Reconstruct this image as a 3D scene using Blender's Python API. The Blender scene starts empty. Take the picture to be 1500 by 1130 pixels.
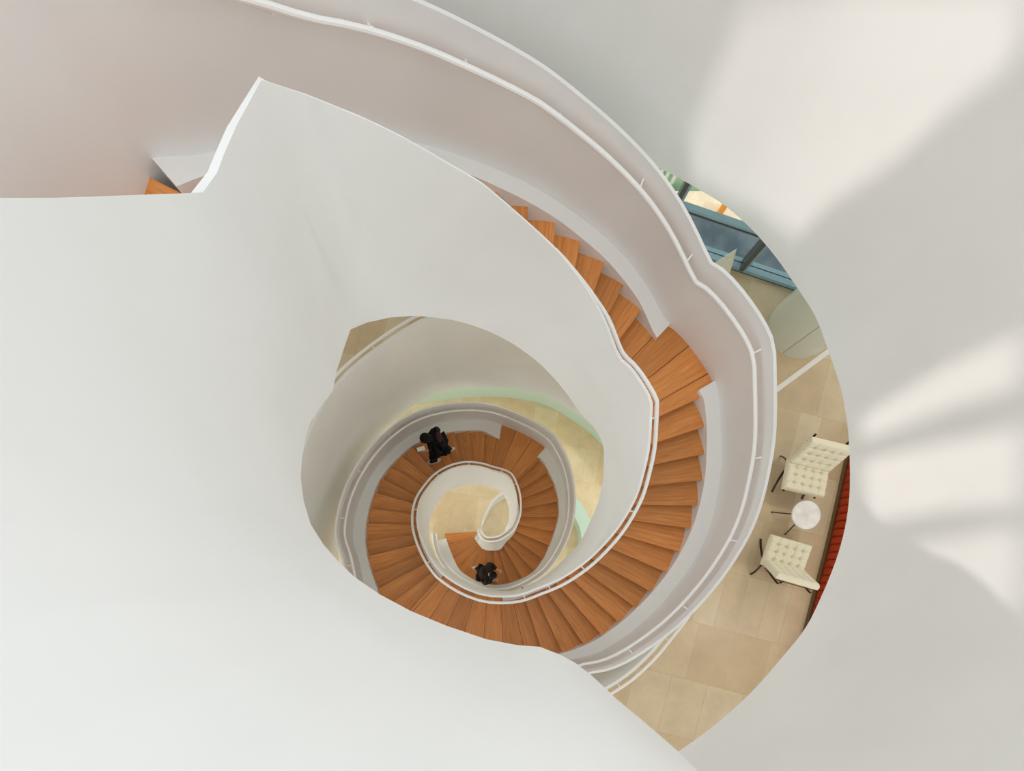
import math
# ---- camera & stair geometry -------------------------------------------------
F=700.0; NX,NY=700.0,840.0; CAMZ=13.75; RISE=.165; D0=3.02; GH=1.07
def pl(px,py,d): return ((px-NX)*d/F,(NY-py)*d/F)
NOSE={9:(729,281,730.5,300),10:(773.4,302.8,772.9,320.8),11:(812.7,326,810.6,358),12:(849.8,354,842.4,392.5),13:(885.1,385,869.2,429.6),
14:(913.5,417.6,888.3,465.5),15:(938.7,454.8,905.5,500),16:(1025.9,582,962,612),17:(1032,625.2,960.9,648.6),18:(1032,665,956.9,681),
19:(1029.4,703.5,947.6,711.5),20:(1022,740.7,931.7,739.4),21:(1011.4,774.3,923.3,761.6),22:(995,808.8,910,783.6),23:(976.4,838.6,894,803),
24:(953.8,867.2,878,824.8),25:(931.2,890.6,862.2,840.7),26:(906.8,912.4,843.6,854),27:(881.6,931,825,865.9),28:(855.6,944.8,806.5,873.9),
29:(823.7,956.2,789.2,881.3),30:(795,957,772,887),31:(579.7,917.3,638.9,852.6),32:(561.5,892.5,630.3,841.4),33:(553.4,863,621.1,827),
34:(545.5,840.7,613,814),35:(538.6,815.4,606.7,798.8),36:(536.1,791.9,604.2,784.4),37:(537.3,767,602.5,769.6),38:(541.9,744.5,601,753.7),
39:(549.1,721.7,603.6,737.7),40:(558.9,700.7,607.5,725.6),41:(572.5,683.6,615.3,709.5),42:(587.7,668,625,698.8),43:(603.6,655,635.8,690),
44:(623,644.5,647.4,683.2),45:(643.5,637.5,662,678.3),46:(665,633.5,676.7,676.4),47:(687.4,631.6,692.6,676.4),48:(709.5,633.5,708.7,678),
49:(791.5,672.5,756.5,706),50:(803.4,691.6,760.4,719.1),51:(812.5,711.5,762.8,732.2),52:(817.8,734.6,763.1,745.7),53:(817.8,757.7,762.5,757.7),
54:(812,779.7,761,769),55:(804.8,799.7,756.7,779),56:(795.2,819.6,751.4,788.5),57:(782.2,837,744.3,796.5),58:(765,847.8,737.4,802.5),
59:(745.5,854.6,730.7,806),60:(728,857,722.9,807),61:(706.5,854.8,714.5,807),62:(687,845.5,707,804.4),63:(671.8,833,703.5,801),
64:(655.9,797,694.4,787.1),65:(651.2,781.8,696.3,779.1)}
def U(j):
    if j<=15: return float(j)
    if j<=30: return j+3.0
    if j<=48: return j+6.0
    if j<=63: return j+9.0
    return j+10.5
UMAX=U(65)
def level(j): return D0+RISE*j      # depth of the tread reached below nose j
_dk=[(-12,D0-RISE*10),(-3,D0-RISE),(-2,D0)]
for j in range(1,66):
    if j in (16,31,49): _dk.append((U(j-1)+1,level(j-1)))
    if j==64: _dk.append((U(63)+1,level(63)))
    _dk.append((U(j),level(j-1)))
_dk.append((UMAX+1,level(65)))
def lerp_tab(tab,u):
    if u<=tab[0][0]: return tab[0][1]
    for a,b in zip(tab,tab[1:]):
        if u<=b[0]:
            t=(u-a[0])/(b[0]-a[0]) if b[0]>a[0] else 0
            return a[1]+(b[1]-a[1])*t
    return tab[-1][1]
def D(u): return lerp_tab(_dk,u)
# nose lines in plan
_o=[];_i=[]
_o+= [(-10.0,(-2.7,.1)),(-3.0,(-2.6,1.35)),(1.0,(-1.87,2.40))]
_i+= [(-10.0,(-.9,.6)),(-3.0,(-.92,1.45)),(1.0,(-.9,1.91))]
for k in range(2,9):   # arc between nose 1 and 9
    t=(k-1)/8
    a0=math.atan2(2.40-1.1,-1.87-.36); a1=math.atan2(3.466-1.1,.18-.36)
    a=a0+(a1-a0)*t; r0=math.hypot(2.40-1.1,-1.87-.36); r1=math.hypot(3.466-1.1,.18-.36)
    r=r0+(r1-r0)*t
    r+=.0
    p=(.36+r*math.cos(a),1.1+r*math.sin(a)); q=(.36+(r-1.2)*math.cos(a-.02),1.1+(r-1.2)*math.sin(a-.02))
    _o.append((float(k),p)); _i.append((float(k),q))
for j in range(9,66):
    a=NOSE[j]; d=level(j-1)
    O=pl(a[0],a[1],d); I=pl(a[2],a[3],d)
    L=math.hypot(I[0]-O[0],I[1]-O[1]); w=1.15
    I=(O[0]+(I[0]-O[0])*w/L,O[1]+(I[1]-O[1])*w/L)
    _o.append((U(j),O)); _i.append((U(j),I))
def pt_tab(tab,u,ext=True):
    if u<=tab[0][0]: return tab[0][1]
    for a,b in zip(tab,tab[1:]):
        if u<=b[0]:
            t=(u-a[0])/(b[0]-a[0]) if b[0]>a[0] else 0
            return (a[1][0]+(b[1][0]-a[1][0])*t,a[1][1]+(b[1][1]-a[1][1])*t)
    return tab[-1][1]
def cr_tab(tab,u):
    n=len(tab)
    if u<=tab[0][0]: return tab[0][1]
    if u>=tab[-1][0]: return tab[-1][1]
    for k in range(n-1):
        if u<=tab[k+1][0]: break
    p0=tab[max(k-1,0)];p1=tab[k];p2=tab[k+1];p3=tab[min(k+2,n-1)]
    h=p2[0]-p1[0] or 1e-6; t=(u-p1[0])/h
    out=[]
    for c in (0,1):
        m1=(p2[1][c]-p0[1][c])/max(p2[0]-p0[0],1e-6)*h; m2=(p3[1][c]-p1[1][c])/max(p3[0]-p1[0],1e-6)*h
        out.append((2*t**3-3*t*t+1)*p1[1][c]+(t**3-2*t*t+t)*m1+(-2*t**3+3*t*t)*p2[1][c]+(t**3-t*t)*m2)
    return tuple(out)
def OE(u):
    return cr_tab(_o,u)
def IE(u): return cr_tab(_i,u)
def solve(chain,h,u0,outer,back=1.0,ahead=9.0,first=None):
    """pixels of a curve lying h above the pitch line -> [(u,(x,y))]"""
    res=[];pu=u0
    for n,(px,py) in enumerate(chain):
        best=None
        u=pu-back; g0=None
        while u<pu+ahead:
            d=D(u)-h; P=pl(px,py,d); O=OE(u); I=IE(u)
            ex,ey=I[0]-O[0],I[1]-O[1]; L=math.hypot(ex,ey)
            g=(ex*(P[1]-O[1])-ey*(P[0]-O[0]))/L; along=((P[0]-O[0])*ex+(P[1]-O[1])*ey)/L
            ok=(-.9<along<.35) if outer else (.35<along<2.6)
            if g0 is not None and g0*g<=0 and ok and abs(g-g0)<1:
                best=(u,P,along); break
            g0=g; u+=.05
        if best: res.append(best); pu=best[0]
        else: res.append((None,(px,py),None))
    return res
INTOP=[(380,116),(450,140),(530,172),(600,207),(660,243),(680,254),(711.8,273),(749,299.6),(786,336.8),(812.7,363.4),(844.6,403),(865.8,435),(887,474.9),(901.2,515),
(923.7,540.3),(949,581.4),(951.6,609.3),(949,657),(939.6,697),(930,729),(908.7,766.4),(887.4,793),(858.2,822),(823.7,846),(791.9,859.3),(757,873),
(715.6,873),(690,865),(667.8,853.8),(643.9,836.3),(626.5,810),(614.2,779.5),(611.7,757),(615.4,735),(624,720),(641.6,698.8),(661,688),(680.5,683.2),
(696,683.6),(711.9,686.8),(727.8,691.6),(742.9,697.5),(750,708.3),(754.9,722.6),(756.5,738.6),(755.4,755),(749,771),(737.9,780.5),(728,786),(716,788.5)]
INBOT=[(538.4,472.3),(569.4,465.5),(603.5,463),(634.5,464.9),(665.4,469.2),(696.4,477.9),(727.4,490.3),(764.6,512),(795.6,536.7),(823.4,567.7),(842,594),
(863.7,617.3),(879.2,642),(884.8,679.2),(883.2,707),(876,738),(866.8,759.8),(850.3,795.6),(826.4,819.5),(799.8,843.4),(776,857.5),(757,866.5),(725,866),(700,860),
(675,848),(651.9,834),(637.5,817.6),(631,798.8),(628.8,783.7),(629.6,764.6),(634.3,748.7),(640.7,737.5),(651.9,723.2),(661,717.2),(680,712.3),(696,710),(711.8,711.5),(727.8,717),
(735.8,722.7),(742.1,733.8),(746.1,746.5),(746.1,762.5),(740,775)]
OUTTOP=[(605,0),(670,30),(750,72.5),(800,102.5),(850,142.5),(900,185),(940,225),(970,260),(1000,305),(1020,345),(1037.5,382.5),(1060,400),(1090,432.5),(1115,470),(1128.5,497.5),
(1132.5,530),(1133.6,600),(1132,646),(1124,693),(1112,742),(1096,783),(1072,823),(1050,854),(1020,889),(988,920),(955,945),(919,968),(890,980),(866,988)]
OUTTOP2=[(496,819),(492.4,785.6),(495,755.9),(502.5,726),(515.5,696.4),(534,666.7),(556.3,640.7),(586,616.5),(615.8,601.7),(645.5,594.2),(669.6,591),(701.8,591),
(731.5,597),(758.8,607),(788.5,622),(808.3,635.6),(818.2,649.2),(830.6,671.5),(838,696.3),(841.3,721),(841.3,748.3),(835.6,778),(823,807.8),(803.2,836.3),(784,850.6),
(763.4,861.8),(747.4,867.4),(730,869.4),(709.2,867.4),(687,860),(667.8,849),(651.9,833),(640.7,815.6),(635,796.5),(633.5,780.5)]
import bpy, bmesh, random
from mathutils import Vector, Matrix
random.seed(7)
SC=bpy.context.scene; COL=SC.collection
def W(px,py,d): a=pl(px,py,d); return Vector((a[0],a[1],CAMZ-d))
def Z(d): return CAMZ-d
# ---- materials ---------------------------------------------------------------
def mat(name,col,rough=.5,metal=0,bump=0,bscale=40,spec=.5,trans=0,coat=0):
    m=bpy.data.materials.new(name); m.use_nodes=True; nt=m.node_tree; b=nt.nodes['Principled BSDF']
    b.inputs['Base Color'].default_value=(*col,1); b.inputs['Roughness'].default_value=rough; b.inputs['Metallic'].default_value=metal
    b.inputs['Specular IOR Level'].default_value=spec
    if trans: b.inputs['Transmission Weight'].default_value=trans
    if coat: b.inputs['Coat Weight'].default_value=coat
    if bump:
        n=nt.nodes.new('ShaderNodeTexNoise'); n.inputs['Scale'].default_value=bscale; n.inputs['Detail'].default_value=4
        g=nt.nodes.new('ShaderNodeNewGeometry'); nt.links.new(g.outputs['Position'],n.inputs['Vector'])
        bp=nt.nodes.new('ShaderNodeBump'); bp.inputs['Strength'].default_value=bump; bp.inputs['Distance'].default_value=.02
        nt.links.new(n.outputs['Fac'],bp.inputs['Height']); nt.links.new(bp.outputs['Normal'],b.inputs['Normal'])
    return m
def srgb(r,g,b): return tuple(((c/255)/12.92 if c/255<.04045 else ((c/255+.055)/1.055)**2.4) for c in (r,g,b))
M={}
M['plaster']=mat('white_painted_plaster',srgb(233,230,226),.55,bump=.05,bscale=1.3,spec=.3)
# faint mottling of the paint
def mottle(m,c1,c2,scale):
    nt=m.node_tree;b=nt.nodes['Principled BSDF'];g=nt.nodes.new('ShaderNodeNewGeometry')
    n=nt.nodes.new('ShaderNodeTexNoise');n.inputs['Scale'].default_value=scale;n.inputs['Detail'].default_value=3
    r=nt.nodes.new('ShaderNodeValToRGB');r.color_ramp.elements[0].position=.35;r.color_ramp.elements[1].position=.65
    r.color_ramp.elements[0].color=(*c1,1);r.color_ramp.elements[1].color=(*c2,1)
    nt.links.new(g.outputs['Position'],n.inputs['Vector']);nt.links.new(n.outputs['Fac'],r.inputs['Fac']);nt.links.new(r.outputs['Color'],b.inputs['Base Color'])
mottle(M['plaster'],srgb(233,233,230),srgb(238,238,235),1.1)
M['rail']=mat('white_gloss_metal',srgb(244,243,240),.3,spec=.6)
M['ledge']=mat('white_ledge_paint',srgb(236,235,231),.5)
def wood(name,planks=False):
    m=bpy.data.materials.new(name);m.use_nodes=True;nt=m.node_tree;N=nt.nodes;Lk=nt.links;b=N['Principled BSDF']
    uv=N.new('ShaderNodeUVMap');uv.uv_map='UVMap'
    mp=N.new('ShaderNodeMapping');mp.inputs['Scale'].default_value=(1.5,30,1)
    Lk.new(uv.outputs['UV'],mp.inputs['Vector'])
    oi=N.new('ShaderNodeObjectInfo')
    ad=N.new('ShaderNodeVectorMath');ad.operation='ADD';mu=N.new('ShaderNodeVectorMath');mu.operation='SCALE';mu.inputs['Scale'].default_value=37
    cb=N.new('ShaderNodeCombineXYZ');Lk.new(oi.outputs['Random'],cb.inputs[0]);Lk.new(oi.outputs['Random'],cb.inputs[1]);Lk.new(cb.outputs[0],mu.inputs[0])
    Lk.new(mp.outputs[0],ad.inputs[0]);Lk.new(mu.outputs[0],ad.inputs[1])
    n=N.new('ShaderNodeTexNoise');n.inputs['Scale'].default_value=1.4;n.inputs['Detail'].default_value=7;n.inputs['Roughness'].default_value=.65;n.inputs['Distortion'].default_value=.6
    Lk.new(ad.outputs[0],n.inputs['Vector'])
    r=N.new('ShaderNodeValToRGB');e=r.color_ramp.elements
    e[0].position=.3;e[0].color=(*srgb(198,122,60),1);e[1].position=.72;e[1].color=(*srgb(234,160,90),1)
    Lk.new(n.outputs['Fac'],r.inputs['Fac'])
    h=N.new('ShaderNodeHueSaturation');Lk.new(r.outputs[0],h.inputs['Color'])
    mr=N.new('ShaderNodeMapRange');mr.inputs['To Min'].default_value=.84;mr.inputs['To Max'].default_value=1.1
    if planks:
        # boards 0.29 m wide, each with its own tone
        sp=N.new('ShaderNodeSeparateXYZ');Lk.new(uv.outputs['UV'],sp.inputs[0])
        dv=N.new('ShaderNodeMath');dv.operation='DIVIDE';dv.inputs[1].default_value=.29;Lk.new(sp.outputs['Y'],dv.inputs[0])
        fl=N.new('ShaderNodeMath');fl.operation='FLOOR';Lk.new(dv.outputs[0],fl.inputs[0])
        wn=N.new('ShaderNodeTexWhiteNoise');wn.noise_dimensions='1D';Lk.new(fl.outputs[0],wn.inputs['W']);Lk.new(wn.outputs['Value'],mr.inputs['Value'])
        fr=N.new('ShaderNodeMath');fr.operation='FRACT';Lk.new(dv.outputs[0],fr.inputs[0])
        lt=N.new('ShaderNodeMath');lt.operation='LESS_THAN';lt.inputs[1].default_value=.025;Lk.new(fr.outputs[0],lt.inputs[0])
        mx=N.new('ShaderNodeMix');mx.data_type='RGBA';mx.inputs[7].default_value=(*srgb(92,50,26),1)
        Lk.new(lt.outputs[0],mx.inputs[0]);Lk.new(h.outputs[0],mx.inputs[6]);Lk.new(mx.outputs[2],b.inputs['Base Color'])
    else:
        Lk.new(oi.outputs['Random'],mr.inputs['Value']);Lk.new(h.outputs[0],b.inputs['Base Color'])
    Lk.new(mr.outputs[0],h.inputs['Value'])
    b.inputs['Roughness'].default_value=.42;b.inputs['Specular IOR Level'].default_value=.35
    bp=N.new('ShaderNodeBump');bp.inputs['Strength'].default_value=.08;bp.inputs['Distance'].default_value=.01;Lk.new(n.outputs['Fac'],bp.inputs['Height']);Lk.new(bp.outputs[0],b.inputs['Normal'])
    return m
M['riser']=mat('shade_dark_oak_riser',srgb(88,52,30),.5,bump=.1,bscale=30)  # oak darkened in colour to carry the shadow line under each nose
M['wood']=wood('oiled_oak_tread');M['wood_planks']=wood('oiled_oak_boards',True)
def stone(name,cs,ang,bw,rh,off):
    m=bpy.data.materials.new(name);m.use_nodes=True;nt=m.node_tree;N=nt.nodes;Lk=nt.links;b=N['Principled BSDF']
    g=N.new('ShaderNodeNewGeometry');mp=N.new('ShaderNodeMapping');mp.vector_type='TEXTURE';mp.inputs['Rotation'].default_value=(0,0,math.radians(ang));mp.inputs['Location'].default_value=(*off,0)
    Lk.new(g.outputs['Position'],mp.inputs['Vector'])
    t=N.new('ShaderNodeTexBrick');t.offset=.37;t.offset_frequency=2;t.squash=.6;t.squash_frequency=3
    t.inputs['Scale'].default_value=1;t.inputs['Brick Width'].default_value=bw;t.inputs['Row Height'].default_value=rh
    t.inputs['Mortar Size'].default_value=.004;t.inputs['Mortar Smooth'].default_value=.1
    t.inputs['Color1'].default_value=(*cs[0],1);t.inputs['Color2'].default_value=(*cs[1],1);t.inputs['Mortar'].default_value=(*cs[2],1)
    Lk.new(mp.outputs[0],t.inputs['Vector'])
    n=N.new('ShaderNodeTexNoise');n.inputs['Scale'].default_value=2.2;n.inputs['Detail'].default_value=9;n.inputs['Roughness'].default_value=.62;Lk.new(mp.outputs[0],n.inputs['Vector'])
    mr=N.new('ShaderNodeMapRange');mr.inputs['From Min'].default_value=.3;mr.inputs['From Max'].default_value=.7;mr.inputs['To Min'].default_value=.88;mr.inputs['To Max'].default_value=1.08;Lk.new(n.outputs['Fac'],mr.inputs['Value'])
    h=N.new('ShaderNodeHueSaturation');Lk.new(t.outputs['Color'],h.inputs['Color']);Lk.new(mr.outputs[0],h.inputs['Value']);Lk.new(h.outputs[0],b.inputs['Base Color'])
    b.inputs['Roughness'].default_value=.34;b.inputs['Specular IOR Level'].default_value=.4
    return m
M['stone']=stone('honed_limestone_floor',(srgb(216,200,170),srgb(204,182,148),srgb(196,174,140)),-14.6,.62,.96,(.1,.1))
M['stone_ground']=stone('honed_limestone_ground',(srgb(232,216,182),srgb(224,202,164),srgb(214,194,158)),-10,.7,.95,(.4,.2))
M['leather']=mat('cream_leather',srgb(232,226,202),.42,bump=.06,bscale=60,spec=.4)
M['steel']=mat('dark_bronzed_steel',srgb(62,50,46),.3,metal=.7)
M['strap']=mat('dark_saddle_strap',srgb(70,50,40),.6)
M['marble']=mat('white_marble',srgb(240,238,236),.3); mottle(M['marble'],srgb(226,224,224),srgb(246,244,242),7)
M['red']=mat('rust_red_velvet',srgb(176,62,30),.8,bump=.1,bscale=90,spec=.2)
M['bronze']=mat('bronze_plinth',srgb(120,96,64),.45,metal=.3)
M['column']=mat('pale_green_lacquer',srgb(208,212,198),.22,spec=.5)
M['seam']=mat('dark_joint',srgb(120,122,112),.6)
M['blueframe']=mat('blue_grey_window_metal',srgb(150,186,200),.35)
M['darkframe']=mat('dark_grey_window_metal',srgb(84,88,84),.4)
M['terrace']=mat('wet_slate_terrace',srgb(84,104,120),.3); mottle(M['terrace'],srgb(92,112,126),srgb(132,150,160),2.5)
M['mint']=mat('frosted_mint_glass',srgb(198,226,214),.25,spec=.6)
M['glass']=mat('clear_window_glass',(.97,.985,.98),.02,trans=1)
M['glass'].node_tree.nodes['Principled BSDF'].inputs['IOR'].default_value=1.05
M['grass']=mat('lawn',srgb(108,140,96),.9,bump=.3,bscale=8); mottle(M['grass'],srgb(92,124,84),srgb(160,180,150),1.2)
M['pave']=mat('pale_paving',srgb(150,164,156),.8)
M['white']=mat('white_painted_post',srgb(236,234,226),.5)
M['orange']=mat('orange_painted_metal',srgb(226,150,62),.6)
M['weave']=mat('ivory_woven_cloth',srgb(226,228,208),.9,bump=.6,bscale=45)
M['black']=mat('black_cloth',srgb(20,19,20),.9,spec=.2);M['brown']=mat('dark_brown_cloth',srgb(44,36,30),.9,spec=.2)
M['hair']=mat('black_hair',srgb(12,10,10),.75,spec=.2);M['skin']=mat('skin',srgb(214,164,138),.55)
M['shoe']=mat('black_leather_shoe',srgb(18,17,18),.4);M['sole']=mat('white_rubber_sole',srgb(228,222,212),.6);M['maroon']=mat('maroon_scarf_cloth',srgb(60,26,28),.9)
M['phone']=mat('white_phone_case',srgb(236,232,226),.3);M['wshoe']=mat('pale_canvas_shoe',srgb(200,190,170),.8)
# ---- helpers -------------------------------------------------------------------
def build(name,verts,faces,m,parent=None,smooth=True,ang=35,uvs=None,loc=None):
    me=bpy.data.meshes.new(name);me.from_pydata([tuple(v) for v in verts],[],faces)
    if isinstance(m,(list,tuple)):
        for k in m: me.materials.append(k)
    else: me.materials.append(m)
    if uvs:
        l=me.uv_layers.new(name='UVMap')
        for lp in me.loops: l.data[lp.index].uv=uvs[lp.vertex_index]
    bm=bmesh.new();bm.from_mesh(me);bmesh.ops.recalc_face_normals(bm,faces=bm.faces);bm.to_mesh(me);bm.free()
    if smooth:
        me.shade_smooth();me.set_sharp_from_angle(angle=math.radians(ang))
    o=bpy.data.objects.new(name,me);COL.objects.link(o)
    if parent: o.parent=parent
    return o
def setp(o,label=None,cat=None,group=None,kind=None):
    if label:o['label']=label
    if cat:o['category']=cat
    if group:o['group']=group
    if kind:o['kind']=kind
    return o
def empty(name,loc,label,cat,rz=0,group=None):
    o=bpy.data.objects.new(name,None);COL.objects.link(o);o.location=loc;o.rotation_euler=(0,0,rz);o.empty_display_size=.1
    return setp(o,label,cat,group)
def strip(secs,closed_ends=True,closed_loop=False):
    n=len(secs[0]);V=[];Fc=[]
    for s in secs: V+=s
    N=len(secs)
    for i in range(N if closed_loop else N-1):
        j=(i+1)%N
        for k in range(n):
            l=(k+1)%n; Fc.append((i*n+k,i*n+l,j*n+l,j*n+k))
    if closed_ends and not closed_loop:
        Fc.append(tuple(range(n)));Fc.append(tuple((N-1)*n+k for k in range(n)))
    return V,Fc
def tube(pts,r,seg=10,closed=False,rs=None):
    secs=[];N=len(pts)
    for i,p in enumerate(pts):
        a=pts[max(i-1,0)] if not closed else pts[i-1];b=pts[min(i+1,N-1)] if not closed else pts[(i+1)%N]
        t=(Vector(b)-Vector(a)).normalized();up=Vector((0,0,1))
        if abs(t.z)>.95: up=Vector((0,1,0))
        s=t.cross(up).normalized();u=s.cross(t);rr=rs[i] if rs else r
        secs.append([Vector(p)+s*rr*math.cos(2*math.pi*k/seg)+u*rr*math.sin(2*math.pi*k/seg) for k in range(seg)])
    return strip(secs,True,closed)
class MB:
    def __init__(s): s.v=[];s.f=[]
    def add(s,V,Fc):
        b=len(s.v);s.v+=[Vector(x) for x in V];s.f+=[tuple(i+b for i in f) for f in Fc];return s
    def box(s,c,size,rot=0,M4=None):
        V=[];
        for x in(-.5,.5):
            for y in(-.5,.5):
                for z in(-.5,.5):
                    p=Vector((x*size[0],y*size[1],z*size[2]))
                    if M4 is not None:p=M4@p
                    elif rot:p=Matrix.Rotation(rot,3,'Z')@p
                    V.append(p+Vector(c))
        return s.add(V,[(0,1,3,2),(4,6,7,5),(0,4,5,1),(2,3,7,6),(0,2,6,4),(1,5,7,3)])
    def tube(s,pts,r,seg=8,rs=None): return s.add(*tube([Vector(p) for p in pts],r,seg,rs=rs))
    def out(s,name,m,parent=None,**k): return build(name,s.v,s.f,m,parent,**k)
def cyl(cx,cy,z0,z1,r,seg=48,bev=.01):
    prof=[(r-bev,z0),(r,z0+bev),(r,z1-bev),(r-bev,z1)]
    V=[];Fc=[]
    for k in range(seg):
        a=2*math.pi*k/seg
        for rr,z in prof:V.append((cx+rr*math.cos(a),cy+rr*math.sin(a),z))
    n=4
    for k in range(seg):
        l=(k+1)%seg
        for q in range(3):Fc.append((k*n+q,l*n+q,l*n+q+1,k*n+q+1))
    Fc.append(tuple(k*n for k in range(seg)));Fc.append(tuple(k*n+3 for k in range(seg)))
    return V,Fc
def v2(a,d): return Vector((a[0],a[1],Z(d)))
def unit(a,b):
    x,y=b[0]-a[0],b[1]-a[1];L=math.hypot(x,y) or 1;return (x/L,y/L)
# ---- solved plan curves ----------------------------------------------------------
def clean(res):
    t=[];
    for u,P,a in res:
        if u is None: continue
        if t and u-t[-1][0]<.25: continue
        t.append((u,P))
    return t
def smooth(t,keep=()):
    out=[]
    for k,(u,p) in enumerate(t):
        if 0<k<len(t)-1 and not any(abs(u-q)<.9 for q in keep):
            a,b=t[k-1],t[k+1];w=(u-a[0])/(b[0]-a[0])
            m=(a[1][0]+(b[1][0]-a[1][0])*w,a[1][1]+(b[1][1]-a[1][1])*w)
            # keep most of the bulge
            p=(p[0]*.8+m[0]*.2,p[1]*.8+m[1]*.2)
        out.append((u,p))
    return out
KINK=(15.55,18.65,57.15,1.2,2.4,3.1)
tin=clean(solve(INTOP,GH,1,False)); tin=[(0.,(-.93,1.79)),(1.2,pl(383,117,1.983))]+[q for q in tin if q[0]>2.6 and q[0]<70]+[(70.6,pl(714,787.8,12.15)),(71.7,pl(709.5,785,12.3)),(72.6,pl(706.4,780,12.4)),(73.3,pl(705.6,775,12.5)),(74.0,pl(706.4,769.5,12.6))]
tin=[q for q in tin if not (8.5<q[0]<9.9)]
tin=smooth(tin,KINK)
tbt=clean(solve(INBOT,-.5,0,False)); tbt=[(0.,(-.93,1.79)),(1.2,pl(538.4,472.3,3.55))]+[q for q in tbt if q[0]>1.5 and not 8.5<q[0]<9.9 and q[0]<66]
tbt=smooth(tbt,KINK)
tou=clean(solve(OUTTOP,GH,3,True))+clean(solve(OUTTOP2,GH,37,True))
west=[(-12,(-2.8,-.45)),(-10,(-2.86,.05)),(-6,(-2.84,.75)),(-3,(-2.72,1.4)),(-1,(-2.3,2.02)),(0,(-2.12,2.34)),(.8,(-2.06,2.54))]
for u in (2,3,4,5,6): 
    O=OE(u);I=IE(u);n=unit(I,O);west.append((float(u),(O[0]+n[0]*.165,O[1]+n[1]*.165)))
tou=smooth(west+tou,(0,.8,15.9,18.85,54.8,57.7))
# hidden stretch round landing B: pull in intermediate points from the tread ends
extra=[]
for u in (33.0,34.3,35.6,37.0,38.0,39.2):
    O=OE(u);I=IE(u);n=unit(I,O);extra.append((u,(O[0]+n[0]*.2,O[1]+n[1]*.2)))
tou=sorted(tou+extra)
def PI_(u): return pt_tab(tin,u) if u<4.1 else cr_tab(tin,u)
def PB(u):
    if u>65: return PI_(u)
    return pt_tab(tbt,u) if u<3.5 else cr_tab(tbt,u)
def PO(u): return cr_tab(tou,u)
def across(u):
    a=PI_(u);b=PO(u);return unit(a,b)   # from inner to outer
def frange(a,b,s):
    n=max(1,int(round((b-a)/s)));return [a+(b-a)*k/n for k in range(n+1)]
# ---- the staircase ---------------------------------------------------------------
ST=empty('spiral_staircase',(0,0,0),'white spiral staircase with oak treads winding down through the whole stairwell','staircase')
def thick(u): return lerp_tab([(-12,.03),(1,.03),(1.6,.014),(9,.016),(16,.028),(80,.032)],u)
def Dt(u): return D(u)-GH
# inner parapet: upper flight lofted from its own top and bottom edges
upper=[ # top plan, top depth, bottom pixel, bottom depth, cap width
 ((3.2,-3.0),.5,(1500,1590),2.1),((2.2,-2.0),.5,(1250,1345),2.1),((1.5,-1.35),.5,(1100,1202),2.1),((1.12,-1.08),.5,(1022,1130),2.1),((.98,-.98),.5,(992,1100),2.1),((.82,-.86),.5,(952,1065),2.1),
 ((.62,-.74),.5,(905,1026),2.1),((.5,-.66),.5,(866.8,990),2.1),((.42,-.62),.5,(842,971),2.1),((.33,-.59),.5,(820,959.4),2.1),((.25,-.57),.5,(791,948),2.1),((.15,-.56),.5,(757.9,945.5),2.1),
 ((0,-.53),.5,(713,937),2.1),((-.2,-.47),.5,(653.8,917),2.1),((-.42,-.37),.5,(601.8,895.5),2.1),((-.58,-.22),.5,(557,871.5),2.1),((-.72,-.05),.5,(519,845.5),2.12),
 ((-.79,.1),.5,(494,821),2.14),((-.83,.22),.52,(473,797),2.16),((-.85,.34),.55,(455,768),2.19),((-.86,.43),.60,(445,735),2.22),((-.87,.52),.668,(440.4,700),2.28),((-.87,.6),.768,(442.5,668),2.33),
 ((-.87,.68),.866,(448.6,637),2.42),((-.868,.78),.993,(456,618),2.5),((-.866,.87),1.103,(467,600),2.62),((-.87,1.0),1.261,(487.6,572),2.85),((-.88,1.12),1.409,(490,560),2.92),((-.89,1.232),1.546,(492,548),3.0)]
up_secs=[]
for n,(tp,td,bp,bd) in enumerate(upper):
    b=pl(*bp,bd)
    a=upper[max(n-1,0)][0];c=upper[min(n+1,len(upper)-1)][0];t=unit(a,c);nn=(-t[1],t[0])
    # outward is away from the void (left of travel reversed)
    cx,cy=(.3,.9)
    if nn[0]*(tp[0]-cx)+nn[1]*(tp[1]-cy)<0: nn=(-nn[0],-nn[1])
    w=.012 if n<len(upper)-1 else .04
    up_secs.append([v2(tp,td),v2((tp[0]+nn[0]*w,tp[1]+nn[1]*w),td),v2((b[0]+nn[0]*w,b[1]+nn[1]*w),bd),v2(b,bd)])
# stretch beside the top landing (wide cap)
for (ix,iy),(ox,oy),td,bp,bd in (((318,253),(304,252),1.61,(494,541),3.05),((328,226),(315,225),1.68,(497,532),3.12),((347,183),(332.5,186),1.80,(505,507),3.3),((367,146),(357,147),1.91,(513.6,482.7),3.45),((383,117),(379,112),1.983,(538.4,472.3),3.55)):
    b=pl(*bp,bd);a=pl(ix,iy,td);o_=pl(ox,oy,td)
    up_secs.append([v2(a,td),v2(o_,td),v2((b[0]+o_[0]-a[0],b[1]+o_[1]-a[1]),bd),v2(b,bd)])
sec=[]
for u in [1.5,1.9,2.4]+frange(3.1,74.0,.5):
    p=PI_(u);b=PB(u);a=across(u);w=thick(u);dt=min(Dt(u),12.66);db=min(D(u)+.5,13.74)
    sec.append([v2(p,dt),v2((p[0]+a[0]*w,p[1]+a[1]*w),dt),v2((b[0]+a[0]*w,b[1]+a[1]*w),db),v2(b,db)])
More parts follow.
